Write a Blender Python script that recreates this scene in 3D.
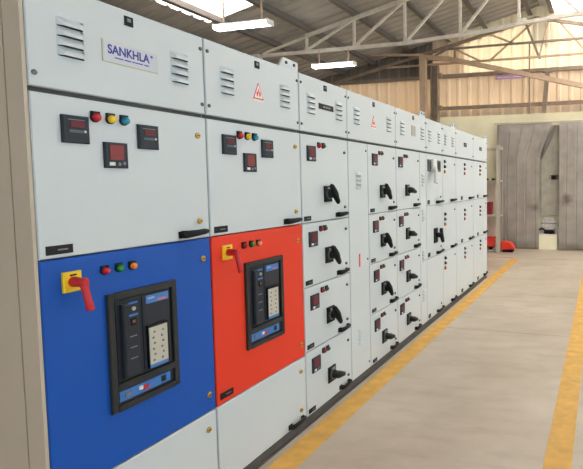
import bpy, bmesh, math, random
from mathutils import Matrix, Vector

for o in list(bpy.data.objects):
    bpy.data.objects.remove(o)
scene = bpy.context.scene
COL = scene.collection
random.seed(7)

# ------------------------------------------------------------------ camera
RIGHT = Vector((0.9619559, 0.27314154, -0.00587764))
UP = Vector((-0.0116929, 0.06265522, 0.99796673))
FWD = Vector((-0.27295444, 0.95993126, -0.06346537))
cd = bpy.data.cameras.new('camera')
cam = bpy.data.objects.new('camera', cd)
COL.objects.link(cam)
M = Matrix.Identity(4)
for i in range(3):
    M[i][0], M[i][1], M[i][2] = RIGHT[i], UP[i], -FWD[i]
M.translation = (1.845, 0.0, 1.603)
cam.matrix_world = M
cd.sensor_fit = 'HORIZONTAL'
cd.sensor_width = 36.0
cd.lens = 501.95 / 583 * 36.0
cd.shift_x = (291.5 - 458.98) / 583      # the photograph is cropped off-centre
cd.shift_y = (214.11 - 234.5) / 583
cd.clip_end = 200
scene.camera = cam

# ------------------------------------------------------------------ sky, sun, exposure
w = bpy.data.worlds.new('sky')
scene.world = w
w.use_nodes = True
bg = w.node_tree.nodes['Background']
bg.inputs[0].default_value = (0.80, 0.92, 1.0, 1)
bg.inputs[1].default_value = 1.1
sl = bpy.data.lights.new('sun', 'SUN')
sl.energy = 20.0
sl.angle = 0.02
sl.color = (1.0, 0.95, 0.91)
sun = bpy.data.objects.new('sun', sl)
COL.objects.link(sun)
sun.rotation_euler = Vector((0.12, -0.55, -1.0)).to_track_quat('-Z', 'Y').to_euler()
vs = scene.view_settings
vs.view_transform = 'Standard'
vs.look = 'None'
vs.gamma = 1
vs.use_curve_mapping = False
vs.exposure = 1.12


# ------------------------------------------------------------------ materials
def lin(c):
    return tuple(((v / 255) / 12.92 if v / 255 <= 0.04045 else ((v / 255 + 0.055) / 1.055) ** 2.4) for v in c) + (1,)


MATS = {}


def mat(name, rgb, rough=0.5, metal=0.0, var=0.0, vscale=6.0, bump=0.0, bscale=60.0, spec=0.5, emit=0.0, trans=0.0, trans_rgb=None):
    if name in MATS:
        return MATS[name]
    m = bpy.data.materials.new(name)
    m.use_nodes = True
    nt = m.node_tree
    b = nt.nodes['Principled BSDF']
    b.inputs['Base Color'].default_value = lin(rgb)
    b.inputs['Roughness'].default_value = rough
    b.inputs['Metallic'].default_value = metal
    b.inputs['Specular IOR Level'].default_value = spec
    tc = nt.nodes.new('ShaderNodeTexCoord')
    if var > 0:
        n = nt.nodes.new('ShaderNodeTexNoise')
        n.inputs['Scale'].default_value = vscale
        n.inputs['Detail'].default_value = 6
        nt.links.new(tc.outputs['Object'], n.inputs['Vector'])
        r = nt.nodes.new('ShaderNodeValToRGB')
        r.color_ramp.elements[0].position = 0.3
        r.color_ramp.elements[1].position = 0.7
        r.color_ramp.elements[0].color = lin([max(0, v * (1 - var)) for v in rgb])
        r.color_ramp.elements[1].color = lin([min(255, v * (1 + var)) for v in rgb])
        nt.links.new(n.outputs[0], r.inputs[0])
        nt.links.new(r.outputs[0], b.inputs['Base Color'])
    if bump > 0:
        n2 = nt.nodes.new('ShaderNodeTexNoise')
        n2.inputs['Scale'].default_value = bscale
        n2.inputs['Detail'].default_value = 3
        nt.links.new(tc.outputs['Object'], n2.inputs['Vector'])
        bp = nt.nodes.new('ShaderNodeBump')
        bp.inputs['Strength'].default_value = bump
        bp.inputs['Distance'].default_value = 0.01
        nt.links.new(n2.outputs[0], bp.inputs['Height'])
        nt.links.new(bp.outputs[0], b.inputs['Normal'])
    if emit > 0:
        b.inputs['Emission Color'].default_value = lin(rgb)
        b.inputs['Emission Strength'].default_value = emit
    if trans > 0:
        t = nt.nodes.new('ShaderNodeBsdfTranslucent')
        t.inputs['Color'].default_value = lin(trans_rgb or rgb)
        mx = nt.nodes.new('ShaderNodeMixShader')
        mx.inputs[0].default_value = trans
        nt.links.new(b.outputs[0], mx.inputs[1])
        nt.links.new(t.outputs[0], mx.inputs[2])
        nt.links.new(mx.outputs[0], nt.nodes['Material Output'].inputs['Surface'])
    MATS[name] = m
    return m


WHITE = mat('white_powder_coat', (202, 210, 213), 0.42, var=0.012, vscale=2.0, bump=0.03, bscale=180)
BODY = mat('beige_body_paint', (190, 177, 160), 0.5, var=0.02, vscale=2.0)
BLUE = mat('blue_powder_coat', (12, 82, 176), 0.45, spec=0.3, bump=0.03, bscale=180)
ORANGE = mat('orange_powder_coat', (228, 58, 32), 0.45, spec=0.3, bump=0.03, bscale=180)
GASKET = mat('dark_gasket', (84, 84, 82), 0.8)
CHANNEL = mat('base_channel_paint', (84, 80, 78), 0.7, var=0.1, vscale=5)
BLACK = mat('black_plastic', (19, 19, 21), 0.5, spec=0.25)
SLOT = mat('slot_dark', (50, 52, 54), 0.9)
BEZEL = mat('meter_bezel', (40, 46, 54), 0.5, spec=0.3)
REDGLASS = mat('meter_red_window', (104, 32, 40), 0.35, spec=0.25)
REDWIN = mat('meter_large_red_window', (136, 58, 56), 0.35, spec=0.25)
REDDIM = mat('meter_dim_red_window', (108, 44, 50), 0.4, spec=0.2)
GREYP = mat('grey_print', (120, 124, 130), 0.5)
BUTTON = mat('white_button', (225, 226, 224), 0.4)
BRASS = mat('brass', (196, 158, 84), 0.35, metal=0.75)
STEEL = mat('zinc_screw', (96, 98, 98), 0.5, metal=0.3)
L_RED = mat('lens_red', (200, 30, 40), 0.25)
L_YEL = mat('lens_yellow', (244, 206, 44), 0.25)
L_CYAN = mat('lens_blue', (24, 140, 172), 0.25)
L_GREEN = mat('lens_green', (24, 140, 50), 0.25)
L_AMB = mat('lens_amber', (250, 140, 40), 0.25)
L_DKRED = mat('lens_dark_red', (150, 40, 40), 0.3)
L_DKGRN = mat('lens_dark_green', (66, 84, 60), 0.3)
L_ORG = mat('lens_orange', (246, 146, 96), 0.3)
SW_YEL = mat('switch_yellow', (246, 206, 30), 0.4)
SW_RED = mat('switch_red', (196, 30, 36), 0.38)
ACBF = mat('breaker_frame', (46, 47, 46), 0.55, spec=0.3)
ACBB = mat('breaker_face', (42, 46, 54), 0.55, spec=0.3)
ACBD = mat('breaker_recess', (28, 30, 33), 0.6)
ACBBLUE = mat('breaker_blue_print', (58, 118, 190), 0.45)
KEYPAD = mat('keypad_cream', (190, 186, 172), 0.6)
NAVY = mat('navy_print', (44, 48, 142), 0.5)
SILVER = mat('nameplate_silver', (192, 195, 208), 0.35, metal=0.15)
GOLD = mat('nameplate_edge', (214, 210, 180), 0.4)
SIGNRED = mat('sign_red', (226, 60, 66), 0.5)
SIGNWHITE = mat('sign_white', (240, 236, 232), 0.5)
SWGREY = mat('switch_grey', (96, 97, 92), 0.5)
TRUSSW = mat('truss_cream_paint', (226, 218, 204), 0.6, var=0.05, vscale=8)
TRUSSD = mat('truss_brown_paint', (150, 134, 118), 0.7, var=0.08, vscale=8)
COLB = mat('frame_beige_paint', (198, 172, 146), 0.6, var=0.05, vscale=6)
PURLIN = mat('purlin_grey', (122, 116, 110), 0.7)
ROOF = mat('roof_sheet_grey', (176, 170, 162), 0.6, var=0.06, vscale=1.0)
SKYL = mat('skylight_sheet', (236, 233, 230), 0.4, trans=0.75)
CLAD = mat('cladding_beige', (224, 208, 186), 0.6, var=0.03, vscale=2, trans=0.19, trans_rgb=(234, 218, 194))
CLADB = mat('cladding_clear_cream', (238, 228, 206), 0.5, trans=0.27, trans_rgb=(248, 240, 220))
CLADG = mat('cladding_grey', (128, 118, 106), 0.7)
MASON = mat('cream_plaster', (253, 246, 214), 0.8, var=0.02, vscale=3)
CURT = mat('curtain_grey', (164, 157, 149), 0.8, var=0.06, vscale=4)
CURTB = mat('curtain_pale_grey', (170, 166, 152), 0.8, var=0.08, vscale=5)
RACK = mat('rack_grey_paint', (196, 188, 174), 0.6)
TUBE = mat('lit_tube', (250, 252, 255), 0.5, emit=7)
LAMPB = mat('lamp_white_metal', (230, 228, 222), 0.5)
BANNER = mat('banner_purple', (196, 160, 210), 0.6)
YELLOW = mat('yellow_floor_paint', (220, 172, 84), 0.6, var=0.07, vscale=9)
BINRED = mat('bin_red', (236, 62, 40), 0.5)
DKRED = mat('carton_dark_red', (140, 34, 40), 0.6)
CURT_SHADE = mat('curtain_crease_shade', (112, 106, 100), 0.9)  # curtain cloth darkened to carry the shade in the fold
STAIN = mat('curtain_stain', (96, 82, 70), 0.9)


def concrete():
    m = bpy.data.materials.new('floor_concrete')
    m.use_nodes = True
    nt = m.node_tree
    b = nt.nodes['Principled BSDF']
    geo = nt.nodes.new('ShaderNodeNewGeometry')
    a = nt.nodes.new('ShaderNodeTexNoise')
    a.inputs['Scale'].default_value = 0.9
    a.inputs['Detail'].default_value = 8
    a.inputs['Roughness'].default_value = 0.62
    nt.links.new(geo.outputs['Position'], a.inputs['Vector'])
    r = nt.nodes.new('ShaderNodeValToRGB')
    e = r.color_ramp.elements
    e[0].position = 0.30
    e[0].color = lin((176, 162, 143))
    e[1].position = 0.66
    e[1].color = lin((206, 195, 178))
    nt.links.new(a.outputs[0], r.inputs[0])
    mp = nt.nodes.new('ShaderNodeMapping')
    mp.inputs['Scale'].default_value = (2.4, 7, 1)
    nt.links.new(geo.outputs['Position'], mp.inputs['Vector'])
    s = nt.nodes.new('ShaderNodeTexNoise')
    s.inputs['Scale'].default_value = 1.0
    s.inputs['Detail'].default_value = 9
    nt.links.new(mp.outputs[0], s.inputs['Vector'])
    r2 = nt.nodes.new('ShaderNodeValToRGB')
    r2.color_ramp.elements[0].position = 0.34
    r2.color_ramp.elements[0].color = (0.70, 0.67, 0.63, 1)
    r2.color_ramp.elements[1].position = 0.52
    r2.color_ramp.elements[1].color = (1, 1, 1, 1)
    nt.links.new(s.outputs[0], r2.inputs[0])
    mx = nt.nodes.new('ShaderNodeMixRGB')
    mx.blend_type = 'MULTIPLY'
    mx.inputs[0].default_value = 0.32
    nt.links.new(r.outputs[0], mx.inputs[1])
    nt.links.new(r2.outputs[0], mx.inputs[2])
    nt.links.new(mx.outputs[0], b.inputs['Base Color'])
    b.inputs['Roughness'].default_value = 0.42
    b.inputs['Specular IOR Level'].default_value = 0.4
    return m


CONC = concrete()


def stain(m, centres):
    """brown smudges soaked into the cloth"""
    nt = m.node_tree
    b = nt.nodes['Principled BSDF']
    prev = b.inputs['Base Color'].links[0].from_socket
    tc = nt.nodes.new('ShaderNodeTexCoord')
    nz = nt.nodes.new('ShaderNodeTexNoise')
    nz.inputs['Scale'].default_value = 9
    nt.links.new(tc.outputs['Object'], nz.inputs['Vector'])
    for (cx_, cz_, rx_, rz_, amt) in centres:
        mp = nt.nodes.new('ShaderNodeMapping')
        mp.inputs['Location'].default_value = (-cx_ / rx_, 0, -cz_ / rz_)
        mp.inputs['Scale'].default_value = (1 / rx_, 0.0, 1 / rz_)
        nt.links.new(tc.outputs['Object'], mp.inputs['Vector'])
        ln = nt.nodes.new('ShaderNodeVectorMath')
        ln.operation = 'LENGTH'
        nt.links.new(mp.outputs[0], ln.inputs[0])
        ad = nt.nodes.new('ShaderNodeMath')
        ad.operation = 'ADD'
        nt.links.new(ln.outputs['Value'], ad.inputs[0])
        nt.links.new(nz.outputs[0], ad.inputs[1])
        mr = nt.nodes.new('ShaderNodeMapRange')
        mr.inputs['From Min'].default_value = 0.7
        mr.inputs['From Max'].default_value = 1.5
        mr.inputs['To Min'].default_value = amt
        mr.inputs['To Max'].default_value = 0.0
        nt.links.new(ad.outputs[0], mr.inputs['Value'])
        mx = nt.nodes.new('ShaderNodeMixRGB')
        mx.inputs[2].default_value = lin((92, 76, 64))
        nt.links.new(mr.outputs[0], mx.inputs[0])
        nt.links.new(prev, mx.inputs[1])
        prev = mx.outputs[0]
    nt.links.new(prev, b.inputs['Base Color'])


stain(CURT, ((0.33, 0.99, 0.20, 0.12, 0.6), (1.07, 1.18, 0.16, 0.17, 0.75)))


# ------------------------------------------------------------------ mesh helpers
class MB:
    """collects shapes; build() gives one mesh (materials by slot)"""

    def __init__(self):
        self.v, self.f, self.m, self.mats = [], [], [], []

    def _mi(self, mt):
        if mt not in self.mats:
            self.mats.append(mt)
        return self.mats.index(mt)

    def add(self, vs_, fs_, mt):
        k = len(self.v)
        self.v += [tuple(p) for p in vs_]
        i = self._mi(mt)
        for f in fs_:
            self.f.append([k + q for q in f])
            self.m.append(i)
        return self

    def box(self, x0, x1, y0, y1, z0, z1, mt, bev=0.0):
        if bev > 0:
            b = bev
            # chamfer the four edges of the +x face
            P = [(x0, y0, z0), (x0, y1, z0), (x0, y1, z1), (x0, y0, z1),
                 (x1 - b, y0, z0), (x1 - b, y1, z0), (x1 - b, y1, z1), (x1 - b, y0, z1),
                 (x1, y0 + b, z0 + b), (x1, y1 - b, z0 + b), (x1, y1 - b, z1 - b), (x1, y0 + b, z1 - b)]
            F = [(3, 2, 1, 0), (0, 1, 5, 4), (1, 2, 6, 5), (2, 3, 7, 6), (3, 0, 4, 7),
                 (4, 5, 9, 8), (5, 6, 10, 9), (6, 7, 11, 10), (7, 4, 8, 11), (8, 9, 10, 11)]
            return self.add(P, F, mt)
        P = [(x0, y0, z0), (x1, y0, z0), (x1, y1, z0), (x0, y1, z0), (x0, y0, z1), (x1, y0, z1), (x1, y1, z1), (x0, y1, z1)]
        F = [(3, 2, 1, 0), (4, 5, 6, 7), (0, 1, 5, 4), (1, 2, 6, 5), (2, 3, 7, 6), (3, 0, 4, 7)]
        return self.add(P, F, mt)

    def lathe(self, prof, c, mt, n=14, axis='x'):
        """prof: list of (along, radius) outward along +axis from centre c"""
        P, F = [], []
        for (h, r) in prof:
            for i in range(n):
                a = 2 * math.pi * i / n
                if axis == 'x':
                    P.append((c[0] + h, c[1] + r * math.cos(a), c[2] + r * math.sin(a)))
                elif axis == 'z':
                    P.append((c[0] + r * math.cos(a), c[1] + r * math.sin(a), c[2] + h))
                else:
                    P.append((c[0] + r * math.sin(a), c[1] + h, c[2] + r * math.cos(a)))
        for k in range(len(prof) - 1):
            for i in range(n):
                j = (i + 1) % n
                F.append((k * n + i, k * n + j, (k + 1) * n + j, (k + 1) * n + i))
        F.append(tuple(range(n - 1, -1, -1)))
        F.append(tuple(range((len(prof) - 1) * n, len(prof) * n)))
        return self.add(P, F, mt)

    def sweep(self, pts, secs, mt, n=10, up=(0, 1, 0)):
        """elliptic sections (a, b) along a path"""
        P, F = [], []
        U = Vector(up)
        pts = [Vector(p) for p in pts]
        for k, p in enumerate(pts):
            t = (pts[min(k + 1, len(pts) - 1)] - pts[max(k - 1, 0)]).normalized()
            s = U - t * U.dot(t)
            s.normalize()
            b = t.cross(s)
            for i in range(n):
                a = 2 * math.pi * i / n
                P.append(tuple(p + s * (secs[k][0] * math.cos(a)) + b * (secs[k][1] * math.sin(a))))
        for k in range(len(pts) - 1):
            for i in range(n):
                j = (i + 1) % n
                F.append((k * n + i, k * n + j, (k + 1) * n + j, (k + 1) * n + i))
        F.append(tuple(range(n - 1, -1, -1)))
        F.append(tuple(range((len(pts) - 1) * n, len(pts) * n)))
        return self.add(P, F, mt)

    def bar(self, a, b, wd, ht, mt, up=(0, 1, 0)):
        """rectangular bar from a to b; wd along 'up', ht across"""
        a, b = Vector(a), Vector(b)
        t = (b - a).normalized()
        U = Vector(up)
        s = (U - t * U.dot(t)).normalized()
        c = t.cross(s)
        P = []
        for p in (a, b):
            for (i, j) in ((-1, -1), (1, -1), (1, 1), (-1, 1)):
                P.append(tuple(p + s * (i * wd / 2) + c * (j * ht / 2)))
        F = [(3, 2, 1, 0), (4, 5, 6, 7), (0, 1, 5, 4), (1, 2, 6, 5), (2, 3, 7, 6), (3, 0, 4, 7)]
        return self.add(P, F, mt)

    def angle_iron(self, a, b, s, th, mt, up=(0, 1, 0), flip=1):
        a, b = Vector(a), Vector(b)
        t = (b - a).normalized()
        U = Vector(up)
        q = (U - t * U.dot(t)).normalized()
        c = t.cross(q) * flip
        sec = [(0, 0), (s, 0), (s, th), (th, th), (th, s), (0, s)]
        P = [tuple(p + q * (u - s / 2) + c * (v_ - s / 2)) for p in (a, b) for (u, v_) in sec]
        F = [tuple(range(5, -1, -1)), tuple(range(6, 12))]
        for i in range(6):
            j = (i + 1) % 6
            F.append((i, j, 6 + j, 6 + i))
        return self.add(P, F, mt)

    def prism(self, poly, x0, x1, mt):
        """polygon in (y, z) extruded along x"""
        n = len(poly)
        P = [(x0, y, z) for (y, z) in poly] + [(x1, y, z) for (y, z) in poly]
        F = [tuple(range(n - 1, -1, -1)), tuple(range(n, 2 * n))]
        for i in range(n):
            j = (i + 1) % n
            F.append((i, j, n + j, n + i))
        return self.add(P, F, mt)

    def mesh(self, name='mesh', smooth=False):
        me = bpy.data.meshes.new(name)
        me.from_pydata(self.v, [], self.f)
        for mt in self.mats:
            me.materials.append(mt)
        me.polygons.foreach_set('material_index', self.m)
        bm = bmesh.new()
        bm.from_mesh(me)
        bmesh.ops.recalc_face_normals(bm, faces=bm.faces)
        bm.to_mesh(me)
        bm.free()
        if smooth:
            me.polygons.foreach_set('use_smooth', [True] * len(me.polygons))
            try:
                me.set_sharp_from_angle(angle=math.radians(40))
            except Exception:
                pass
        return me


CACHE = {}


def cached(key, fn, smooth=False):
    if key not in CACHE:
        CACHE[key] = fn().mesh(str(key[0]), smooth)
    return CACHE[key]


def obj(name, mesh, parent=None, loc=(0, 0, 0), rot=None):
    o = bpy.data.objects.new(name, mesh if not isinstance(mesh, MB) else mesh.mesh(name))
    COL.objects.link(o)
    o.location = loc
    if rot:
        o.rotation_euler = rot
    if parent:
        o.parent = parent
    return o


def tag(o, label=None, cat=None, group=None, kind=None):
    if label: o['label'] = label
    if cat: o['category'] = cat
    if group: o['group'] = group
    if kind: o['kind'] = kind
    return o


def thing(name, label, cat, loc=(0, 0, 0), group=None):
    o = bpy.data.objects.new(name, None)
    o.empty_display_size = 0.1
    COL.objects.link(o)
    o.location = loc
    return tag(o, label, cat, group)


# ================================================================== the setting
YW = 12.1          # face of the end wall
RZ, RS, RX = 5.70, 0.23, 0.40   # roof ridge height, slope, x of ridge
XL, XR = -6.3, 7.1
YB = -7.0


def roof_z(x):
    return RZ - RS * abs(x - RX)


# floor: concrete bays with recessed joints
fl = tag(obj('floor', MB().box(-6.6, 9.0, YB - 1, YW + 0.6, -0.30, -0.02, CONC)), kind='structure')
ys = [YB - 1, -1.6, 1.75, 5.22, 7.02, 10.4, YW]
xs = [-6.6, -2.6, 1.9, 5.4, 9.0]
for i in range(len(xs) - 1):
    for j in range(len(ys) - 1):
        g = 0.003
        obj('floor_slab', MB().box(xs[i] + g, xs[i + 1] - g, ys[j] + g, ys[j + 1] - g, -0.02, 0.0, CONC), fl)


def corr_sheet(x0, x1, z0f, z1f, pitch, amp, mt, n_per=6, th=0.004):
    """vertical ribbed sheet in the xz plane (y = depth); z0f/z1f give bottom and top by x"""
    P, F = [], []
    xs_ = []
    k = 0
    x = x0
    prof = [(0.0, 0), (0.28, 0), (0.40, 1), (0.60, 1), (0.72, 0)]
    while x < x1 - 1e-6:
        for (u, d) in prof:
            xx = x + u * pitch
            if xx < x1:
                xs_.append((xx, d * amp))
        x += pitch
    xs_.append((x1, 0))
    m = MB()
    for (xx, d) in xs_:
        P += [(xx, -d, z0f(xx)), (xx, -d, z1f(xx))]
    for (xx, d) in xs_:
        P += [(xx, -d + th, z0f(xx)), (xx, -d + th, z1f(xx))]
    n = len(xs_)
    for i in range(n - 1):
        F.append((2 * i, 2 * i + 2, 2 * i + 3, 2 * i + 1))
        F.append((2 * n + 2 * i, 2 * n + 2 * i + 1, 2 * n + 2 * i + 3, 2 * n + 2 * i + 2))
    m.add(P, F, mt)
    return m


# end wall: plastered masonry below, ribbed sheets on girts above
wb = tag(obj('wall_back', MB().box(XL - 0.2, XR, YW, YW + 0.22, 0, 3.42, MASON)), kind='structure')
GZ = 4.20
x = XL
k = 0
while x < XR - 0.1:
    x2 = min(x + 0.81, XR)
    warm = x > -3.4
    obj('cladding_sheet', corr_sheet(x, x2, lambda q: 3.22, lambda q: GZ + 0.05, 0.27, 0.03, CLAD), wb, (0, YW + 0.10 - 0.14 + (k % 2) * 0.002, 0))
    up = CLADG if x2 < -2.0 else (CLAD if x2 < -0.8 else CLADB)
    obj('cladding_sheet', corr_sheet(x, x2, lambda q: GZ - 0.02, lambda q: roof_z(q) + 0.004, 0.27, 0.03, up), wb, (0, YW - 0.02 + (k % 2) * 0.002, 0))
    x = x2
    k += 1
for z, h, xa, xb in ((GZ, 0.075, XL, XR), (3.42, 0.075, -2.2, XR)):
    obj('girt', MB().bar((xa, YW - 0.13, z), (xb, YW - 0.13, z), 0.08, h, TRUSSD, (0, 0, 1)), wb)
# masonry returns: left wall, back wall, low right wall with open side above
wl = tag(obj('wall_left', MB().box(XL - 0.2, XL, YB, YW + 0.22, 0, 4.3, CLADG)), kind='structure')
wf = tag(obj('wall_front', MB().box(XL - 0.2, -3.0, YB - 0.2, YB, 0, 4.6, CLADG).box(4.0, XR, YB - 0.2, YB, 0, 4.6, CLADG).box(-3.0, 4.0, YB - 0.2, YB, 3.6, 4.6, CLADG)), kind='structure')
wr = tag(obj('wall_right', MB().box(XR, XR + 0.2, YB, YW + 0.22, 0, 0.9, MASON)), kind='structure')
for yc in (-6.8, -3, 0, 3, 6, 9, 12):
    obj('column', MB().box(XR, XR + 0.2, yc - 0.1, yc + 0.1, 0.9, roof_z(XR) - 0.02, TRUSSD), wr)

# roof: ribbed sheets on purlins, skylight sheets between two purlins
ce = tag(obj('ceiling', MB().box(RX - 0.25, RX + 0.25, YB - 0.3, YW + 0.5, RZ + 0.015, RZ + 0.045, ROOF)), kind='structure')
PURX = [-6.2, -5.45, -4.65, -3.8, -2.82, -1.85, -0.9, 0.15, 0.65, 1.7, 2.65, 3.6, 4.6, 5.45, 6.2, 7.0]


def roof_sheet(xa, xb, y0, y1, mt):
    m = MB()
    P, F = [], []
    pitch, amp = 0.25, 0.028
    pr = []
    y = y0
    while y < y1 - 1e-6:
        for (u, d) in ((0, 0), (0.3, 0), (0.42, 1), (0.58, 1), (0.7, 0)):
            if y + u * pitch < y1:
                pr.append((y + u * pitch, d * amp))
        y += pitch
    pr.append((y1, 0))
    for lay in (0, 0.004):
        for (yy, d) in pr:
            P += [(xa, yy, roof_z(xa) + d + lay), (xb, yy, roof_z(xb) + d + lay)]
    n = len(pr)
    for i in range(n - 1):
        F.append((2 * i, 2 * i + 1, 2 * i + 3, 2 * i + 2))
        F.append((2 * n + 2 * i, 2 * n + 2 * i + 2, 2 * n + 2 * i + 3, 2 * n + 2 * i + 1))
    return m.add(P, F, mt)


edges = [-6.6, -4.95, -4.65, -3.8, -2.82, -0.9, RX, 1.7, 2.65, 4.6, 5.45, 7.5]
for i in range(len(edges) - 1):
    xa, xb = edges[i], edges[i + 1]
    sky = (xa, xb) in ((-4.95, -4.65), (-4.65, -3.8), (1.7, 2.65), (4.6, 5.45))
    segs = [(YB - 0.2, -3.2), (-3.2, 2.6), (2.6, 7.6), (7.6, YW + 0.14)]
    for s, (y0, y1) in enumerate(segs):
        if s == 3 and xa < 0:
            mt = ROOF
        elif (sky and s in (0, 2)) or (0.3 < xa < 4 and s == 3):  # far right-slope skylights added, mostly out of view, to brighten the far end
            mt = SKYL
        else:
            mt = ROOF
        obj('skylight_sheet' if mt is SKYL else 'roof_sheet', roof_sheet(xa, xb, y0, y1, mt), ce)
for px in PURX:
    z = roof_z(px) - 0.075
    m = MB().bar((px, YB, z), (px, YW + 0.05, z), 0.13, 0.035, PURLIN, (0, 0, 1))
    m.bar((px + 0.04, YB, z - 0.06), (px + 0.04, YW + 0.05, z - 0.06), 0.008, 0.10, PURLIN, (0, 0, 1))
    obj('purlin', m, ce)


# roof trusses
def truss(y, zb, dz, label, mt):
    t = thing('roof_truss', label, 'roof truss', (0, y, zb))
    nodes = [-5.95, -4.9, -3.87, -2.82, -1.76, -0.68, 0.4, 1.48, 2.56, 3.62, 4.67, 5.7, 6.75]

    def tz(x): return roof_z(x) - dz - zb
    camber = [(-4.98, -0.005), (-1.76, 0.0), (-0.2, 0.092), (0.56, 0.183), (1.34, 0.238), (2.56, 0.20), (7.0, -0.02)]
    for (xa, za), (xb, zb_) in zip(camber[:-1], camber[1:]):
        obj('bottom_chord', MB().angle_iron((xa, 0, za), (xb, 0, zb_), 0.06, 0.012, mt), t)

    def bz(x):
        for (xa, za), (xb, zb_) in zip(camber[:-1], camber[1:]):
            if xa <= x <= xb:
                return za + (zb_ - za) * (x - xa) / (xb - xa)
        return 0.0
    for s in (-1, 1):
        e = -3.87 if s < 0 else 7.0
        obj('top_chord', MB().angle_iron((e, 0, tz(e)), (0.4, 0, tz(0.4)), 0.06, 0.012, mt), t)
    obj('support_column', MB().box(-5.08, -4.94, -0.07, 0.07, -zb, 0.03, mt), t)
    for i, nx in enumerate(nodes[2:-1]):
        obj('vertical_member', MB().angle_iron((nx, 0.03, bz(nx)), (nx, 0.03, tz(nx)), 0.045, 0.01, mt), t)
        obj('gusset_plate', MB().box(nx - 0.02, nx + 0.14, -0.012, 0.0, bz(nx) - 0.02, bz(nx) + 0.09, mt), t)
    for i in range(1, len(nodes) - 2):
        a, b = nodes[i], nodes[i + 1]
        if b <= 0.41:
            obj('diagonal_member', MB().angle_iron((a + 0.05, -0.03, bz(a) + 0.03), (b, -0.03, tz(b) - 0.03), 0.042, 0.01, mt), t)
        else:
            obj('diagonal_member', MB().angle_iron((b - 0.05, -0.03, bz(b) + 0.03), (a, -0.03, tz(a) - 0.03), 0.042, 0.01, mt), t)
    return t


truss(9.0, 4.22, 0.19, 'cream angle-iron roof truss carrying the hanging tube lamp', TRUSSW)

# gable truss and posts against the end wall
t = thing('gable_truss', 'brown steel truss against the translucent gable sheets', 'truss', (0, YW - 0.25, 4.48))
z0 = 4.48
for s in (-1, 1):
    obj('top_chord', MB().bar((0.36, 0, 5.36 - z0), (0.36 + s * 6.4, 0, 5.36 - z0 - 6.4 * 0.226), 0.06, 0.07, TRUSSD), t)
obj('bottom_chord', MB().bar((-3.4, 0, 0.0), (4.1, 0, 0.0), 0.05, 0.045, COLB), t)
obj('middle_chord', MB().bar((-2.1, 0, 4.82 - z0), (2.8, 0, 4.82 - z0), 0.05, 0.045, TRUSSD), t)
for (a, b, mt, wd) in (((0.10, 5.28), (0.43, 4.44), TRUSSD, 0.055), ((0.30, 5.30), (-0.78, 4.46), COLB, 0.04),
                       ((-0.72, 5.08), (-0.1, 4.80), COLB, 0.04), ((-1.7, 4.86), (-1.0, 4.5), COLB, 0.04),
                       ((0.62, 5.26), (0.42, 4.5), COLB, 0.035), ((0.9, 5.2), (1.5, 4.5), COLB, 0.04),
                       ((-2.55, 4.5), (-1.75, 4.86), TRUSSD, 0.045), ((-1.62, 4.86), (-1.62, 4.5), TRUSSD, 0.04)):
    obj('diagonal_member', MB().bar((a[0], 0.03, a[1] - z0), (b[0], 0.03, b[1] - z0), 0.04, wd, mt), t)

t = thing('gable_post', 'thin steel post between the girts of the gable wall', 'post', (0.19, YW - 0.2, 3.2))
obj('post_section', MB().angle_iron((0, 0, 0), (0, 0, 1.62), 0.03, 0.008, TRUSSD, (0, 1, 0)), t)
obj('end_plate', MB().box(-0.04, 0.04, -0.02, 0.02, 0.0, 0.02, TRUSSD), t)

# beige column with a sloping rafter
t = thing('steel_frame', 'beige steel frame of a column and a sloping rafter', 'steel frame', (-2.345, YW - 0.45, 0))
obj('column', MB().box(-0.075, 0.075, -0.075, 0.075, 0, 4.58, COLB), t)
obj('rafter', MB().bar((-0.08, 0.0, 4.63), (0.68, 0.0, 4.53), 0.12, 0.10, COLB).bar((0.66, 0.0, 4.533), (5.4, 0.0, 3.30), 0.12, 0.10, COLB), t)
obj('back_stay', MB().bar((0.0, 0.0, 4.68), (-1.6, 0.0, 4.78), 0.06, 0.05, COLB), t)
t = thing('wall_column', 'grey steel column bolted to the girts behind the beige frame', 'steel column', (-2.11, YW - 0.27, 0))
obj('column_shaft', MB().box(-0.09, -0.075, -0.09, 0.09, 0, 4.44, TRUSSD).box(0.075, 0.09, -0.09, 0.09, 0, 4.44, TRUSSD).box(-0.075, 0.075, -0.006, 0.006, 0, 4.44, TRUSSD), t)
for z in (3.42, GZ):
    obj('cleat', MB().box(0.09, 0.17, -0.06, 0.06, z - 0.06, z + 0.05, TRUSSD), t)
t = thing('knee_post', 'short brown post standing on the masonry under the rafter', 'post', (0.56, YW - 0.22, 3.2))
obj('post_section', MB().bar((-0.03, 0, 0.0), (0.05, 0, 0.93), 0.07, 0.10, TRUSSD), t)
obj('cap_plate', MB().box(-0.06, 0.16, -0.05, 0.05, 0.92, 0.945, TRUSSD), t)

# banner on the upper girt
t = thing('banner_board', 'small purple banner board fixed to the gable girt', 'sign', (-0.26, YW - 0.185, 4.03))
obj('board', MB().box(-0.36, 0.36, -0.008, 0.0, 0, 0.10, BANNER), t)
m = MB()
for i in range(12):
    xx = -0.31 + i * 0.053
    m.box(xx, xx + 0.036, -0.0105, -0.008, 0.035, 0.065, SIGNWHITE)
obj('pale_lettering', m, t)

# ================================================================== floor markings
tag(obj('floor_line', MB().box(0.05, 0.207, YB, 10.3, 0.0, 0.002, YELLOW)), 'worn yellow painted line along the foot of the cabinets', 'floor marking')
tag(obj('floor_line', MB().box(1.545, 1.70, YB, 9.4, 0.0, 0.002, YELLOW)), 'yellow painted line on the far side of the walkway from the cabinets', 'floor marking')
tag(obj('floor_line', MB().box(-0.62, 0.055, 10.42, 10.47, 0.0, 0.002, mat('line_faded', (196, 150, 110), 0.7, var=0.1))), 'thin faded line across the floor before the storage rack', 'floor marking')


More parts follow.
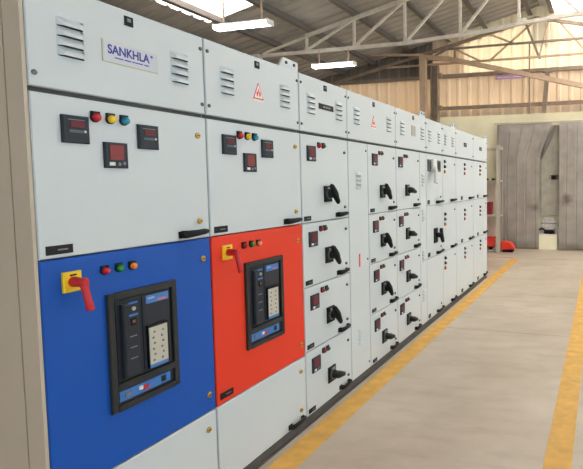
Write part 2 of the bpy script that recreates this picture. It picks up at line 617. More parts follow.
# ================================================================== hanging tube lamps
def tube_lamp(x, y, z, L, label, hang):
    t = thing('tube_lamp', label, 'lamp', (x, y, z))
    obj('housing', MB().prism([(-0.07, 0.0), (-0.05, 0.03), (0.05, 0.03), (0.07, 0.0)], -L / 2, L / 2, LAMPB), t)
    obj('end_cap', MB().box(-L / 2 - 0.012, -L / 2, -0.08, 0.08, -0.05, 0.03, LAMPB), t)
    obj('end_cap', MB().box(L / 2, L / 2 + 0.012, -0.08, 0.08, -0.05, 0.03, LAMPB), t)
    obj('diffuser', MB().prism([(-0.08, 0.0), (-0.07, -0.03), (-0.04, -0.05), (0.04, -0.05), (0.07, -0.03), (0.08, 0.0)], -L / 2, L / 2, TUBE), t)
    for s in (-1, 1):
        obj('hanger_rod', MB().box(s * L * 0.36 - 0.01, s * L * 0.36 + 0.01, -0.008, 0.008, 0.03, hang - z, COLB), t)


tube_lamp(-3.23, 8.95, 3.92, 0.88, 'lit tube lamp hanging from the bottom chord of the cream truss', 4.20)
tube_lamp(-3.15, 6.25, 3.885, 0.90, 'lit tube lamp hanging below the roof skylight', roof_z(-3.0) - 0.15)

# ================================================================== switchgear cabinets
HZ0, HZ1 = 1.937, 2.30
DTOP = 1.921


def m_louver():
    m = MB()
    w_, h, d = 0.098, 0.030, 0.017
    n = 6
    P, F = [], []
    rows = [(0.0, h), (0.45, h * 0.72), (0.85, h * 0.4), (1.0, 0.0)]
    for (k, zz) in rows:
        for i in range(n + 1):
            u = i / n
            e = min(1.0, min(u, 1 - u) / 0.10)
            P.append((d * k * e, u * w_, zz))
    for r in range(len(rows) - 1):
        for i in range(n):
            a = r * (n + 1) + i
            F.append((a, a + 1, a + n + 2, a + n + 1))
    m.add(P, F, WHITE)
    # underside opening, its inner shade painted as dark faces
    P2 = [(0.0006, u * w_ / n, 0) for u in range(n + 1)] + [P[3 * (n + 1) + i] for i in range(n + 1)]
    F2 = [(i, i + 1, n + 2 + i, n + 1 + i) for i in range(n)]
    m.add(P2, F2, SLOT)
    m.add([(0.0006, 0.004, -0.0025), (0.0006, w_ - 0.004, -0.0025), (0.0006, w_ - 0.004, 0.0), (0.0006, 0.004, 0.0)], [(0, 1, 2, 3)], SLOT)
    return m


def louvers(parent, y, ztop=2.192, n=4, pitch=0.0345):
    for i in range(n):
        obj('louver', cached(('louver',), m_louver), parent, (0, y, ztop - 0.029 - i * pitch))


def m_screw():
    return MB().lathe([(0, 0.009), (0.004, 0.009), (0.006, 0.006)], (0, 0, 0), STEEL, 10)


def screw(parent, y, z):
    obj('screw', cached(('screw',), m_screw), parent, (0, y, z))


def m_lock(mt, r):
    return MB().lathe([(0, r), (0.006, r), (0.009, r * 0.75)], (0, 0, 0), mt, 14).box(0.009, 0.011, -r * 0.6, r * 0.6, -r * 0.16, r * 0.16, SLOT)


def lock(parent, y, z, brass=True):
    k = ('lock', brass)
    o = obj('lock', cached(k, lambda: m_lock(BRASS if brass else STEEL, 0.014 if brass else 0.011)), parent, (0, y, z))
    if brass:
        o['label'] = 'round brass quarter-turn lock'


def m_pull(L):
    m = MB()
    m.sweep([(0.006, 0, 0.0), (0.024, 0.004, 0.0), (0.03, 0.02, 0.0), (0.03, L - 0.02, 0.004), (0.024, L - 0.004, 0.004), (0.006, L, 0.004)],
            [(0.017, 0.009), (0.018, 0.010), (0.017, 0.011), (0.012, 0.010), (0.011, 0.009), (0.010, 0.008)], BLACK, 8, (0, 0, 1))
    m.box(0, 0.006, -0.012, 0.022, -0.018, 0.014, BLACK)
    m.box(0, 0.006, L - 0.018, L + 0.008, -0.012, 0.014, BLACK)
    return m


def pull(parent, y, z, L=0.15):
    obj('pull_handle', cached(('pull', L), lambda: m_pull(L), True), parent, (0, y, z))


def m_plate(w_, h):
    m = MB().box(0, 0.003, 0, w_, 0, h, BLACK)
    m.box(0.003, 0.0036, w_ * 0.42, w_ * 0.80, h * 0.42, h * 0.58, GREYP)
    return m


def plate(parent, y, z, w_=0.092, h=0.032):
    obj('name_plate', cached(('plate', w_, h), lambda: m_plate(w_, h)), parent, (0, y, z))


# panel meters
def m_bezel():
    m = MB().box(0, 0.012, -0.049, 0.049, -0.05, 0.05, BEZEL, 0.004)
    return m


def meter(cab, y, z, kind):
    t = obj('panel_meter', cached(('bezel',), m_bezel), cab, (0, y, z))
    if kind == 'a':
        obj('display', cached(('disp_a',), lambda: MB().box(0.0115, 0.0135, -0.022, 0.028, 0.008, 0.030, REDGLASS)), t)
        obj('legend', cached(('leg_a',), lambda: MB().box(0.0118, 0.0128, -0.026, 0.022, -0.012, -0.002, mat('legend_grey', (84, 90, 98), .5))), t)
        obj('top_line', cached(('leg_b',), lambda: MB().box(0.0118, 0.0128, -0.03, 0.03, 0.033, 0.036, GREYP)), t)
        obj('button', cached(('but_a',), lambda: MB().lathe([(0, 0.005), (0.003, 0.004)], (0.0118, 0.030, -0.006), BUTTON, 8)), t)
    else:
        wm = REDWIN if kind == 'b' else REDDIM
        obj('display', cached(('disp_b', kind), lambda: MB().box(0.0115, 0.0135, -0.030, 0.028, -0.018, 0.040, wm)), t)
        obj('button', cached(('but_b1',), lambda: MB().box(0.0115, 0.0145, -0.034, -0.012, -0.040, -0.027, BUTTON)), t)
        obj('button', cached(('but_b2',), lambda: MB().lathe([(0, 0.008), (0.003, 0.006)], (0.0115, 0.008, -0.034), GREYP, 10)), t)
        obj('button', cached(('but_b2',), None), t, (0, 0.021, 0.003))
    return t


# indicator lamps
def m_shroud():
    m = MB().lathe([(0, 0.019), (0.006, 0.019), (0.008, 0.016)], (0, 0, 0), BLACK, 14)
    m.box(0, 0.010, -0.017, 0.017, 0.004, 0.023, BLACK, 0.002)
    return m


def m_lens(mt):
    return MB().lathe([(0.006, 0.0150), (0.016, 0.0150), (0.022, 0.012), (0.025, 0.007), (0.026, 0.001)], (0, 0, 0), mt, 14)


def lamp(cab, y, z, mt, s=1.0, small=False):
    t = obj('indicator_lamp', cached(('shroud',), m_shroud), cab, (0, y, z))
    obj('lens', cached(('lens', mt.name), lambda: m_lens(mt), True), t)
    t.scale = (s, s, s)


# isolator with yellow plate and red pistol grip
def m_yplate():
    return MB().box(0, 0.012, -0.033, 0.033, -0.037, 0.037, SW_YEL, 0.004).box(0.012, 0.013, -0.012, 0.012, 0.022, 0.028, BLACK)


def m_redgrip():
    m = MB().lathe([(0.012, 0.019), (0.03, 0.018), (0.05, 0.0165), (0.066, 0.0165), (0.074, 0.012)], (0, 0, 0), SW_RED, 14)
    m.sweep([(0.058, 0.0, 0.016), (0.060, 0.0, 0.0), (0.064, 0.003, -0.03), (0.070, 0.006, -0.065), (0.076, 0.008, -0.098), (0.078, 0.008, -0.104)],
            [(0.012, 0.010), (0.015, 0.014), (0.012, 0.012), (0.0125, 0.012), (0.014, 0.013), (0.010, 0.009)], SW_RED, 10)
    return m


def isolator(cab, y, z):
    t = obj('isolator_switch', cached(('yplate',), m_yplate), cab, (0, y, z))
    t['label'] = 'yellow rotary isolator plate with red pistol grip'
    obj('handle', cached(('redgrip',), m_redgrip, True), t)


# black feeder rotary handles
def m_fplate():
    m = MB().box(0, 0.012, -0.048, 0.048, -0.056, 0.056, BLACK, 0.004)
    m.box(0.012, 0.0135, -0.016, 0.034, 0.018, 0.046, GREYP)
    m.lathe([(0.012, 0.036), (0.022, 0.034)], (0, 0, -0.002), SWGREY, 18)
    return m


def m_fgrip():
    m = MB().lathe([(0.02, 0.030), (0.045, 0.026), (0.062, 0.022)], (0, 0, 0), BLACK, 14)
    m.sweep([(0.044, 0.0, 0.072), (0.054, 0.0, 0.062), (0.058, 0.0, 0.03), (0.060, 0.0, 0.0), (0.062, 0.0, -0.03), (0.066, 0.0, -0.062), (0.064, 0.0, -0.076)],
            [(0.012, 0.010), (0.018, 0.017), (0.024, 0.022), (0.028, 0.025), (0.021, 0.021), (0.017, 0.017), (0.011, 0.010)], BLACK, 10)
    return m


def feeder_switch(cab, y, z, tilt):
    t = obj('rotary_switch', cached(('fplate',), m_fplate), cab, (0, y, z))
    obj('handle', cached(('fgrip',), m_fgrip, True), t, (0, 0, 0), (math.radians(tilt), 0, 0))


# air circuit breaker: 0.325 wide, 0.477 high, origin at lower left of the frame
def breaker(cab, y, z):
    W, H = 0.325, 0.477
    m = MB()
    b = 0.026
    m.box(0, 0.016, 0, b, 0, H, ACBF, 0.003)
    m.box(0, 0.016, W - b, W, 0, H, ACBF, 0.003)
    m.box(0, 0.016, b, W - b, H - b, H, ACBF)
    m.box(0, 0.016, b, W - b, 0, 0.024, ACBF)
    m.box(0, 0.016, b, W - b, 0.084, 0.112, ACBF)
    m.box(-0.02, 0.001, 0.002, W - 0.002, 0.002, H - 0.002, ACBD)
    t = obj('circuit_breaker', m, cab, (0, y, z))
    t['label'] = 'black framed air circuit breaker set in the door'
    f = MB().box(0.001, 0.008, 0.034, W - 0.036, 0.120, H - 0.034, ACBB)
    f.box(0.008, 0.011, 0.150, W - 0.044, 0.126, H - 0.04, ACBB)
    obj('front_face', f, t)
    o = MB().box(0.008, 0.030, 0.050, 0.118, 0.126, H - 0.050, ACBB, 0.005)
    for zz in (0.20, 0.245, 0.29):
        o.box(0.030, 0.0306, 0.072, 0.104, zz, zz + 0.004, GREYP)
    obj('operating_module', o, t)
    g = MB().lathe([(0.030, 0.009), (0.036, 0.008)], (0, 0.092, 0.404), mat('button_grey', (168, 166, 162), 0.5), 12)
    g.box(0.030, 0.031, 0.072, 0.112, 0.424, 0.431, ACBBLUE).box(0.030, 0.031, 0.072, 0.112, 0.374, 0.382, ACBBLUE)
    obj('push_button', g, t)
    g = MB().box(0.030, 0.034, 0.078, 0.104, 0.335, 0.366, BLACK, 0.002).box(0.034, 0.035, 0.084, 0.096, 0.346, 0.358, mat('amber_flag', (132, 84, 52), .5))
    obj('status_window', g, t)
    l = MB().box(0.011, 0.0125, 0.168, 0.280, 0.402, 0.437, ACBBLUE)
    l.box(0.0125, 0.013, 0.226, 0.268, 0.407, 0.414, mat('orange_print', (226, 110, 70), .5))
    l.box(0.0125, 0.013, 0.176, 0.210, 0.420, 0.428, mat('pale_blue_print', (140, 176, 220), .5))
    obj('blue_label', l, t)
    kp = MB().box(0.011, 0.020, 0.164, 0.270, 0.128, 0.312, BLACK)
    obj('trip_unit', kp, t)
    kp = MB().box(0.020, 0.023, 0.168, 0.258, 0.142, 0.300, KEYPAD)
    kp.box(0.020, 0.0235, 0.168, 0.258, 0.128, 0.142, ACBBLUE)
    for i in range(6):
        for j in range(2):
            kp.lathe([(0.023, 0.0055), (0.0255, 0.0045)], (0, 0.187 + j * 0.042 + (i % 2) * 0.006, 0.158 + i * 0.024), GREYP, 8)
    obj('keypad', kp, t)
    s = MB().box(0.001, 0.006, 0.036, W - 0.044, 0.034, 0.076, ACBBLUE)
    s.box(0.006, 0.010, 0.122, 0.140, 0.050, 0.066, BUTTON).box(0.006, 0.011, 0.142, 0.166, 0.044, 0.062, SW_RED)
    s.box(0.006, 0.009, 0.060, 0.084, 0.046, 0.064, GREYP).box(0.006, 0.009, 0.232, 0.254, 0.044, 0.068, BLACK)
    obj('racking_strip', s, t)
    obj('rating_plate', MB().box(0.004, 0.007, W - 0.043, W - 0.030, 0.034, 0.080, ACBD), t)
    return t


def badge(parent, y, z=2.257):
    m = MB().box(0, 0.004, -0.019, 0.019, -0.019, 0.019, BLACK)
    m.box(0.004, 0.0048, -0.008, 0.008, -0.003, 0.011, GREYP)
    obj('maker_badge', cached(('badge',), lambda: m), parent, (0, y, z))


def danger(parent, y, z):
    m = MB()
    w_, h = 0.088, 0.092
    m.prism([(-w_ / 2, 0), (w_ / 2, 0), (0, h)], 0, 0.0015, SIGNRED)
    k = 0.80
    m.prism([(-w_ / 2 * k, h * 0.075), (w_ / 2 * k, h * 0.075), (0, h * (0.075 + k))], 0.0015, 0.0022, SIGNWHITE)
    m.box(0.0022, 0.003, -0.017, -0.004, 0.018, 0.040, SIGNRED).box(0.0022, 0.003, 0.004, 0.017, 0.018, 0.040, SIGNRED)
    m.prism([(-0.006, 0.036), (0.006, 0.036), (0.002, 0.058), (-0.002, 0.058)], 0.0022, 0.003, SIGNRED)
    m.box(0, 0.0015, -w_ / 2, w_ / 2, -0.012, -0.004, SIGNWHITE)
    o = obj('warning_triangle', cached(('danger',), lambda: m), parent, (0, y, z))
    o['label'] = 'red and white danger triangle sticker'


def text_mesh(txt, h, wd, mt, offset=0.0):
    c = bpy.data.curves.new('lettering', 'FONT')
    c.body = txt
    c.extrude = 0.02
    c.offset = offset
    o = bpy.data.objects.new('lettering', c)
    COL.objects.link(o)
    dg = bpy.context.evaluated_depsgraph_get()
    me = bpy.data.meshes.new_from_object(o.evaluated_get(dg))
    bpy.data.objects.remove(o)
    xs_ = [v.co.x for v in me.vertices]
    ys_ = [v.co.y for v in me.vertices]
    sx, sy = wd / (max(xs_) - min(xs_)), h / (max(ys_) - min(ys_))
    x0, y0 = min(xs_), min(ys_)
    for v in me.vertices:
        v.co = ((v.co.z + 0.02) * 0.02, (v.co.x - x0) * sx, (v.co.y - y0) * sy)
    me.materials.clear()
    me.materials.append(mt)
    return me


def lifting_bracket(cab, y, w_=0.19, holes=2):
    h = 0.060
    m = MB().prism([(0, 0), (w_, 0), (w_, h * 0.92), (w_ * 0.22, h)], -0.016, -0.004, WHITE)
    m.box(-0.075, -0.016, 0.0, w_, 0.0, 0.012, WHITE)
    t = obj('lifting_bracket', m, cab, (0, y, HZ1))
    for i in range(holes):
        obj('bolt', cached(('bolt',), lambda: MB().lathe([(0, 0.010), (0.006, 0.010)], (0, 0, 0), GASKET, 6)), t, (-0.004, w_ * (0.36 + 0.42 * i), h * 0.55))


def door_mesh(y0, y1, z0, z1, mt):
    return MB().box(-0.024, 0, y0, y1, z0, z1, mt, 0.004)


def cabinet(y0, y1, label, first=False):
    """the carcass; everything is in coordinates where y is measured from y0"""
    w_ = y1 - y0
    c = thing('switchgear_cabinet', label, 'electrical cabinet', (0, y0, 0), None)
    m = MB().box(-1.0, -0.027, 0.001, w_ - 0.001, 0.058, HZ1 - 0.002, BODY)
    m.box(-0.0285, -0.026, 0.003, w_ - 0.003, 0.062, HZ1 - 0.006, GASKET)
    obj('carcass', m, c)
    b = MB().box(-0.98, -0.012, 0.0, w_, 0.0, 0.052, CHANNEL)
    b.box(-0.012, 0.004, 0.0, w_, 0.0, 0.008, CHANNEL)
    obj('base_channel', b, c)
    return c


def header(c, y0, y1, lou=(), screws=True):
    h = obj('header_cover', door_mesh(y0 + 0.004, y1 - 0.004, HZ0, HZ1, WHITE), c)
    for ly in lou:
        louvers(h, ly)
    if screws:
        for yy in (y0 + 0.022, y1 - 0.022):
            for zz in (2.243, 1.982):
                screw(h, yy, zz)
    return h


def door(c, y0, y1, z0, z1, mt=None, locks=(), pl=None, pu=None, brass=True):
    d = obj('door', door_mesh(y0 + 0.004, y1 - 0.004, z0 + 0.003, z1 - 0.003, mt or WHITE), c)
    for (ly, lz) in locks:
        lock(d, ly, lz, brass)
    if pl:
        plate(d, *pl)
    if pu:
        pull(d, *pu)
    return d


# ---- two breaker sections
for y0, y1, dm, first, label in ((1.240, 2.025, BLUE, True, 'white cabinet with a blue breaker door at the end of the line'),
                                 (2.025, 2.811, ORANGE, False, 'white cabinet with an orange red breaker door')):
    c = cabinet(y0, y1, label, first)
    w_ = y1 - y0
    s = 1.240
    if first:
        # end side: corner post and recessed side panel
        obj('corner_post', MB().box(-0.080, -0.002, -0.012, 0.0, 0.058, HZ1, BODY), c)
        obj('side_panel', MB().box(-0.99, -0.086, -0.012, 0.0, 0.058, HZ1, BODY), c)
    h = header(c, 0, w_, (1.342 - s, 1.828 - s))
    badge(h, 1.628 - s)
    if first:
        np_ = MB().box(0, 0.004, 0, 0.250, 0, 0.084, GOLD).box(0.004, 0.005, 0.004, 0.246, 0.004, 0.080, SILVER)
        o = obj('maker_name_plate', np_, c, (0, 1.509 - s, 2.076))
        o['label'] = 'silver plate with navy blue lettering'
        obj('lettering', text_mesh('SANKHLA', 0.036, 0.186, NAVY, 0.022), o, (0.005, 0.020, 0.033))
        obj('registered_mark', text_mesh('\u00ae', 0.011, 0.011, NAVY, 0.01), o, (0.005, 0.212, 0.057))
        m = MB()
        yy = 0.048
        for L in (0.008, 0.034, 0.004, 0.030, 0.014, 0.042, 0.026):
            m.box(0.005, 0.0055, yy, yy + L * 0.85, 0.019, 0.0235, NAVY)
            yy += L
        obj('small_tagline', m, o)
    else:
        danger(h, 2.419 - 2.025, 2.070)
    d = door(c, 0, w_, 1.341, DTOP, None, ((1.966 - s, 1.830), (1.960 - s, 1.426)), (1.266 - s, 1.357), (1.845 - s, 1.372, 0.14))
    meter(c, 1.394 - s - 0.006, 1.802, 'a')
    meter(c, 1.700 - s - 0.008, 1.799, 'a')
    meter(c, 1.548 - s - 0.006, 1.716, 'b')
    for yy, mt in ((1.478, L_RED), (1.539, L_YEL), (1.597, L_CYAN)):
        lamp(c, yy - s - 0.012, 1.855, mt)
    d = door(c, 0, w_, 0.480, 1.341, dm, ((1.970 - s, 1.243), (1.978 - s, 0.568)), (1.266 - s, 0.508))
    isolator(c, 1.346 - s, 1.252)
    lm = (L_RED, L_GREEN, L_AMB) if first else (L_DKRED, L_GREEN, L_ORG)
    for yy, mt in zip((1.487, 1.547, 1.606), lm):
        lamp(c, yy - s - 0.014, 1.270, mt, 0.88)
    breaker(c, 1.471 - s, 0.698)
    door(c, 0, w_, 0.060, 0.480, None, ((1.966 - s, 0.396), (1.960 - s, 0.146)), None, (1.835 - s, 0.092, 0.14))
    if not first:
        lifting_bracket(c, w_ - 0.19)

ROWS = [1.341, 0.918, 0.492, 0.060]
ROWT = [DTOP, 1.341, 0.918, 0.492]


def feeder_row(c, yo, k, y_in, ydoor0, ydoor1, lamps2, tilt, meterY, lampY, swY, lockY, plateY, pullY, lamp_s=0.95, brass=False):
    zt, zb = ROWT[k], ROWS[k]
    zsh = zt - DTOP if k == 0 else zt - 1.341 - 0.0
    ztop = DTOP if k == 0 else zt
    off = 0.0 if k == 0 else -0.015
    d = door(c, ydoor0, ydoor1, zb, zt, None, ((lockY, ztop - 0.096 - off), (lockY - 0.004, zb + 0.083)), None if plateY is None else (plateY, zb + 0.016, 0.080, 0.030), (pullY, zb + 0.034, 0.13), brass)
    meter(c, meterY, ztop - 0.124 - off, 'c')
    for yy, mt in zip(lampY, lamps2):
        lamp(c, yy, ztop - 0.066 - off, mt, lamp_s)
    zs = zb + (0.186 if k == 0 else 0.182)
    feeder_switch(c, swY, zs, tilt)
    return d


# ---- single feeder column
y0, y1 = 2.811, 3.432
c = cabinet(y0, y1, 'white feeder cabinet with four switch doors next to the orange door')
h = header(c, 0, y1 - y0, (2.895 - y0, 3.258 - y0))
badge(h, 3.126 - y0, 2.253)
m = MB().box(0, 0.004, 0, 0.188, 0, 0.038, BLACK)
for i in range(3):
    m.box(0.004, 0.0046, 0.05 + i * 0.034, 0.076 + i * 0.034, 0.013, 0.024, GREYP)
obj('title_plate', m, h, (0, 3.040 - y0, 2.105))
for k in range(4):
    feeder_row(c, y0, k, 0, 0, y1 - y0, (L_DKRED, L_DKGRN) if k else (L_RED, L_DKGRN), (28, 28, 28, 75)[k], 2.930 - y0, (3.026 - y0, 3.078 - y0), 3.128 - y0,
               3.374 - y0, 2.833 - y0, 3.246 - y0)

# ---- cable chamber + left feeder column
y0, y1 = 3.432, 4.352
c = cabinet(y0, y1, 'white cabinet with a tall cable chamber beside four switch doors and a danger triangle')
h = header(c, 0, y1 - y0, (3.532 - y0, 4.146 - y0))
badge(h, 3.893 - y0, 2.255)
danger(h, 3.889 - y0, 2.068)
d = door(c, 0, 3.765 - y0, 0.060, DTOP)
louvers(d, 3.548 - y0, 1.688)
louvers(d, 3.545 - y0, 0.446)
o = obj('red_label', MB().box(0, 0.002, 0, 0.020, 0, 0.105, SIGNRED), d, (0, 3.582 - y0, 0.935))
for zz in (1.86, 0.98, 0.12):
    screw(d, 0.30, zz)
for k in range(4):
    feeder_row(c, y0, k, 0, 3.765 - y0, y1 - y0, (L_DKRED, L_DKGRN), 28 if k < 3 else 75, 3.892 - y0, (3.985 - y0, 4.035 - y0), 4.040 - y0,
               4.290 - y0, 3.800 - y0, 4.175 - y0, 0.85, False)

# ---- right feeder column + narrow chamber
y0, y1 = 4.352, 5.185
c = cabinet(y0, y1, 'white cabinet with four switch doors and a narrow vented chamber, grey plate on its header')
h = header(c, 0, y1 - y0, (4.462 - y0, 5.02 - y0))
badge(h, 4.81 - y0, 2.255)
obj('title_plate', MB().box(0, 0.004, 0, 0.11, 0, 0.10, mat('grey_title_plate', (168, 164, 152), 0.5)), h, (0, 4.76 - y0, 2.075))
for k in range(4):
    feeder_row(c, y0, k, 0, 0, 4.985 - y0, (L_DKRED, L_DKGRN), 75, 4.455 - y0, (4.555 - y0, 4.61 - y0), 4.625 - y0,
               4.93 - y0, None, 4.80 - y0, 0.85, False)
d = door(c, 4.985 - y0, y1 - y0, 0.060, DTOP)
for zz in (1.70, 1.32, 0.88, 0.45):
    louvers(d, 5.03 - y0, zz)
lifting_bracket(c, y1 - y0 - 0.19)

# ---- outgoing sections
R3 = [(1.341, DTOP), (0.752, 1.341), (0.060, 0.752)]


def lamp_stack(c, y, z, cols):
    for i, mt in enumerate(cols):
        lamp(c, y, z - i * 0.062, mt, 1.0)


y0, y1 = 5.185, 5.772
c = cabinet(y0, y1, 'white cabinet with a grey changeover switch over a black rotary switch')
h = header(c, 0, y1 - y0, (0.07, 0.40))
for k, (zb, zt) in enumerate(R3):
    door(c, 0, y1 - y0, zb, zt, None, ((0.50, zb + 0.09),), (0.04, zb + 0.02, 0.07, 0.045), (0.34, zb + 0.035, 0.22), False)
m = MB().box(0, 0.02, 0, 0.42, 0, 0.13, SWGREY, 0.004).box(0.02, 0.022, 0.02, 0.09, 0.02, 0.11, BEZEL).box(0.02, 0.022, 0.31, 0.40, 0.02, 0.11, BEZEL)
t = obj('changeover_switch', m, c, (0, 0.045, 1.725))
obj('lever_block', MB().box(0.02, 0.05, 0.07, 0.19, 0.0, 0.135, BUTTON, 0.006), t)
obj('lever', MB().sweep([(0.045, 0.12, 0.05), (0.07, 0.09, 0.0), (0.075, 0.07, -0.13)], [(0.03, 0.02), (0.034, 0.02), (0.05, 0.02)], mat('switch_pale_grey', (206, 206, 200), .5), 10), t)
t = obj('rotary_switch', MB().box(0, 0.014, -0.06, 0.06, -0.085, 0.085, BLACK, 0.004), c, (0, 0.30, 0.99))
m = MB().sweep([(0.05, 0.07, 0.08), (0.055, 0.06, 0.0), (0.06, 0.10, -0.08)], [(0.022, 0.02), (0.03, 0.025), (0.024, 0.02)], BLACK, 10)
m.bar((0.01, 0.0, 0.01), (0.055, 0.06, 0.0), 0.05, 0.05, BLACK)
obj('handle', m, t)

y0, y1 = 5.772, 6.348
c = cabinet(y0, y1, 'plain white cabinet with stacked signal lamps between the switch cabinet and the plate cabinets')
h = header(c, 0, y1 - y0, (0.06, 0.38))
for k, (zb, zt) in enumerate(R3):
    door(c, 0, y1 - y0, zb, zt, None, ((0.50, zt - 0.09),), None, (0.33, zb + 0.035, 0.20), False)
lamp_stack(c, 0.075, 1.852, (L_DKGRN, BLACK, L_ORG))
lamp_stack(c, 0.075, 1.212, (BLACK, L_DKGRN, L_ORG))
lamp_stack(c, 0.075, 0.672, (BLACK, L_DKGRN, L_ORG))
lifting_bracket(c, y1 - y0 - 0.19)

for y0, y1, label, cols in ((6.348, 7.272, 'white cabinet with black header plate beside the plain lamp cabinet', (GASKET, L_DKRED, L_ORG)),
                            (7.272, 8.207, 'white cabinet with black header plate at the far end of the line by the rack', (GASKET, L_DKGRN, L_ORG))):
    c = cabinet(y0, y1, label)
    h = header(c, 0, y1 - y0)
    obj('title_plate', MB().box(0, 0.004, 0, 0.15, 0, 0.055, BLACK).box(0.004, 0.005, 0.03, 0.12, 0.02, 0.034, GREYP), h, (0, 0.40, 2.095))
    for k, (zb, zt) in enumerate(R3):
        d = door(c, 0.0, y1 - y0, zb, zt, None, ((0.82, zt - 0.09),), (0.24, zb + 0.02, 0.09, 0.05), (0.66, zb + 0.035, 0.22), False)
    lamp_stack(c, 0.42, 1.845, cols)
    lamp_stack(c, 0.42, 1.212, cols)
    lamp_stack(c, 0.42, 0.672, cols)
    if y1 > 8:
        lifting_bracket(c, y1 - y0 - 0.19)

# ================================================================== storage rack by the end wall
RXA, RXB, RYA, RYB = -1.35, -0.36, 11.12, 11.50
t = thing('storage_rack', 'pale slotted-angle storage rack beside the grey curtain', 'rack', (RXA, RYA, 0))
W_, D_ = RXB - RXA, RYB - RYA
for (px, py) in ((0, 0), (W_, 0), (0, D_), (W_, D_)):
    sx = 1 if px == 0 else -1
    sy = 1 if py == 0 else -1
    m = MB().box(min(px, px + sx * 0.085), max(px, px + sx * 0.085), min(py, py + sy * 0.004), max(py, py + sy * 0.004), 0, 2.42, RACK)
    m.box(min(px, px + sx * 0.004), max(px, px + sx * 0.004), min(py, py + sy * 0.045), max(py, py + sy * 0.045), 0, 2.42, RACK)
    obj('post', m, t)
SH = [0.06, 0.86, 1.64, 2.37]
obj('back_panel', MB().box(0.09, W_ - 0.09, D_ - 0.010, D_ - 0.005, 0.06, 1.60, mat('rack_panel', (206, 192, 176), 0.7)), t)
for z in SH:
    obj('shelf', MB().box(0.005, W_ - 0.005, 0.005, D_ - 0.005, z - 0.035, z, RACK), t)


def tub(name, label, cat, x, y, z, w_, d_, h, mt, group=None):
    t = thing(name, label, cat, (x, y, z), group)
    m = MB()
    th = 0.012
    fl_ = 0.02
    m.box(0, w_, 0, d_, 0, th, mt)
    m.box(0, th, 0, d_, th, h, mt).box(w_ - th, w_, 0, d_, th, h, mt).box(th, w_ - th, 0, th, th, h, mt).box(th, w_ - th, d_ - th, d_, th, h, mt)
    obj('tub', m, t)
    obj('rim', MB().box(-fl_, w_ + fl_, -fl_, 0, h - 0.02, h, mt).box(-fl_, w_ + fl_, d_, d_ + fl_, h - 0.02, h, mt).box(-fl_, 0, 0, d_, h - 0.02, h, mt).box(w_, w_ + fl_, 0, d_, h - 0.02, h, mt), t)
    return t


tub('storage_bin', 'red storage bin on the lowest shelf of the rack', 'bin', -1.15, 11.16, 0.06 + 0.07, 0.62, 0.28, 0.20, BINRED)
o = thing('wooden_pallet', 'dark low pallet under the red bin in the rack', 'pallet', (-1.15, 11.15, 0.06))
for i in range(4):
    obj('plank', MB().box(0, 0.62, 0.02 + i * 0.07, 0.07 + i * 0.07, 0.045, 0.07, BLACK), o)
for i in range(3):
    obj('bearer', MB().box(0.02 + i * 0.26, 0.08 + i * 0.26, 0.02, 0.28, 0, 0.045, BLACK), o)
t = thing('red_tray', 'shallow red tapered tray on the floor at the foot of the rack', 'tray', (-0.345, 11.20, 0.0))
m = MB()
m.add([(0, 0, 0.06), (0.30, 0.02, 0.08), (0.30, 0.26, 0.08), (0, 0.28, 0.06), (0, -0.02, 0.24), (0.20, 0.0, 0.22), (0.20, 0.28, 0.22), (0, 0.30, 0.24)],
      [(3, 2, 1, 0), (0, 1, 5, 4), (1, 2, 6, 5), (2, 3, 7, 6), (3, 0, 4, 7), (4, 5, 6, 7)], BINRED)
obj('tray_shell', m, t)
obj('runner', MB().box(0.02, 0.26, 0.04, 0.08, 0, 0.07, BLACK), t)
obj('runner', MB().box(0.02, 0.26, 0.20, 0.24, 0, 0.07, BLACK), t)
for i in range(1):
    t = thing('carton', 'dark red carton on the middle shelf of the rack', 'carton', (-0.80, 11.17, SH[1]))
    obj('box_body', MB().box(0, 0.22, 0, 0.25, 0, 0.29, DKRED), t)
    obj('tape', MB().box(0.09, 0.13, -0.002, 0.252, 0.29, 0.292, BUTTON), t)
    obj('flap_edge', MB().box(-0.003, 0.223, -0.003, 0.253, 0.235, 0.242, mat('carton_edge', (110, 26, 32), .6)), t)
for xx, lab in ((-0.53, 'small dark gauge lying on the upper shelf near the rack post'), (-0.69, 'small dark gauge lying on the upper shelf away from the rack post')):
    t = thing('gauge', lab, 'gauge', (xx, 11.22, SH[2]))
    obj('case', MB().lathe([(0, 0.045), (0.03, 0.045), (0.05, 0.03)], (0, 0, 0), BLACK, 14, 'z'), t)
    obj('stem', MB().box(0.03, 0.075, -0.012, 0.012, 0.006, 0.03, BRASS), t)

# ================================================================== curtains on a rail
RAILZ = 2.985
t = thing('curtain_rail', 'pale horizontal curtain rail across the cream end wall', 'curtain rail', (0, 11.86, RAILZ))
obj('rail', MB().lathe([(-0.64, 0.018), (2.7, 0.018)], (0, 0, 0), mat('rail_pale', (214, 200, 176), .5), 10, 'x'), t)
for xx in (-0.5, 0.4, 1.3, 2.2):
    obj('bracket', MB().box(xx, xx + 0.02, 0, YW - 11.86, -0.012, 0.012, COLB), t)


def curtain_mesh(fx0, fx1, ztop, zbot, n, amp, pleats, mt, phase=0.0, rows=14):
    """pleated cloth: fx0(z), fx1(z) are the side edges"""
    P, F = [], []
    for r in range(rows + 1):
        z = ztop + (zbot - ztop) * r / rows
        a, b = fx0(z), fx1(z)
        for i in range(n + 1):
            u = i / n
            q_ = (u * pleats + phase) % 1.0
            k = 1.0 if q_ < 0.10 else 0.35 * math.sin(q_ * math.pi)
            P.append((a + (b - a) * u, amp * k + 0.008 * math.sin(3.1 * z + 9 * u), z))
    for r in range(rows):
        for i in range(n):
            q = r * (n + 1) + i
            F.append((q, q + 1, q + n + 2, q + n + 1))
    return MB().add(P, F, mt)


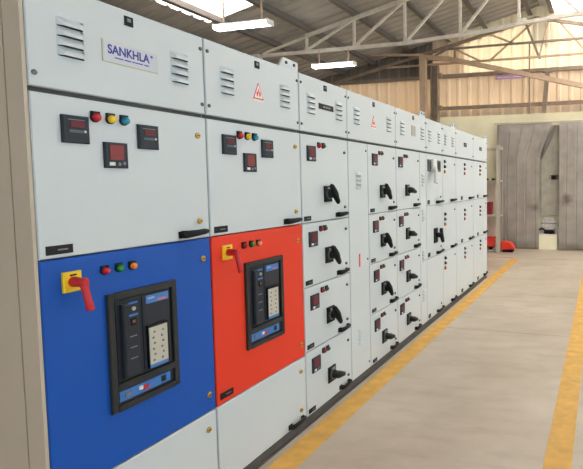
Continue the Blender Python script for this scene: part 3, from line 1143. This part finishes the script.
def solid(o, th=0.006):
    md = o.modifiers.new('thickness', 'SOLIDIFY')
    md.thickness = th
    o.data.polygons.foreach_set('use_smooth', [True] * len(o.data.polygons))


t = thing('curtain', 'wide pleated grey curtain with its top corner slumped into a fold', 'curtain', (0, 11.86, 0))
o = obj('cloth', curtain_mesh(lambda z: -0.57, lambda z: 0.43 if z < 2.15 else 0.43 + 0.30 * (z - 2.15) / 0.8, RAILZ - 0.024, 0.012, 96, 0.018, 4.5, CURT), t)
solid(o)
# the slumped fold hanging diagonally, its crease shade put into the colour
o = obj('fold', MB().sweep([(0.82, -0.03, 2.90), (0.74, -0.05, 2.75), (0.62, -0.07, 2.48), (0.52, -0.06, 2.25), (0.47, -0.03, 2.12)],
                           [(0.012, 0.035), (0.016, 0.05), (0.018, 0.05), (0.014, 0.04), (0.008, 0.015)], CURT_SHADE, 10), t)
t = thing('curtain', 'narrow pleated grey curtain with a brown stain', 'curtain', (0, 11.86, 0))
o = obj('cloth', curtain_mesh(lambda z: 0.89, lambda z: 2.35, RAILZ - 0.024, 0.012, 130, 0.018, 6.5, CURT, 0.3), t)
solid(o)
t = thing('sheet_door', 'pale grey hanging sheet with a dark oval handle behind the curtain gap', 'door panel', (0.68, 12.0, 0.80))
obj('sheet', MB().box(-0.36, 0.36, 0, 0.02, 0, 2.12, CURTB), t)
for xx in (-0.22, -0.02, 0.18):
    obj('rib', MB().box(xx, xx + 0.025, -0.012, 0, 0, 2.12, CURTB), t)
obj('oval_handle', MB().lathe([(0, 0.05), (0.02, 0.055), (0.035, 0.035)], (0.08, -0.04, 0.90), BLACK, 14, 'y'), t)
obj('handle_pad', MB().box(-0.03, 0.19, -0.005, 0.0, 0.85, 0.96, STAIN), t)

# bits below the hanging sheet
t = thing('carton', 'cream carton on the floor showing through the curtain gap', 'carton', (0.42, 11.92, 0))
obj('box_body', MB().box(0, 0.43, 0, 0.16, 0, 0.36, MASON), t)
obj('lid', MB().box(-0.004, 0.434, -0.006, 0.166, 0.33, 0.368, SIGNWHITE), t)
t = thing('hand_tool', 'black power tool lying on the cream carton', 'tool', (0.66, 11.94, 0.368))
obj('motor_body', MB().lathe([(-0.12, 0.03), (-0.10, 0.05), (0.08, 0.055), (0.13, 0.03)], (0, 0, 0.055), BLACK, 14, 'x'), t)
obj('grip', MB().sweep([(-0.08, 0, 0.08), (-0.16, 0, 0.13), (-0.24, 0, 0.10)], [(0.02, 0.02), (0.025, 0.025), (0.02, 0.02)], BLACK, 8, (0, 1, 0)), t)
obj('guard', MB().lathe([(0, 0.07), (0.015, 0.07)], (0.12, 0, 0.07), SWGREY, 14, 'x'), t)
t = thing('plastic_bundle', 'crumpled white plastic bundle behind the tool in the curtain gap', 'bundle', (0.43, 12.03, 0.368))
P, F = [], []
for r in range(9):
    for i in range(16):
        a = 2 * math.pi * i / 16
        rr = math.sin(math.pi * min(0.97, 0.18 + r / 10)) ** 0.5 * (1 + 0.10 * math.sin(5 * a + r * 1.7) + 0.06 * math.sin(3 * a - r))
        P.append((0.215 + 0.20 * rr * math.cos(a), 0.032 * rr * math.sin(a) + 0.02, 0.41 * r / 8))
for r in range(8):
    for i in range(16):
        j = (i + 1) % 16
        F.append((r * 16 + i, r * 16 + j, (r + 1) * 16 + j, (r + 1) * 16 + i))
F.append(tuple(range(15, -1, -1)))
F.append(tuple(range(128, 144)))
obj('wrapping', MB().add(P, F, mat('plastic_white', (214, 208, 200), 0.4, var=0.12, vscale=14)), t)
obj('tie_band', MB().box(0.02, 0.41, -0.016, -0.010, 0.24, 0.26, mat('tie_grey', (120, 116, 112), 0.6)), t)
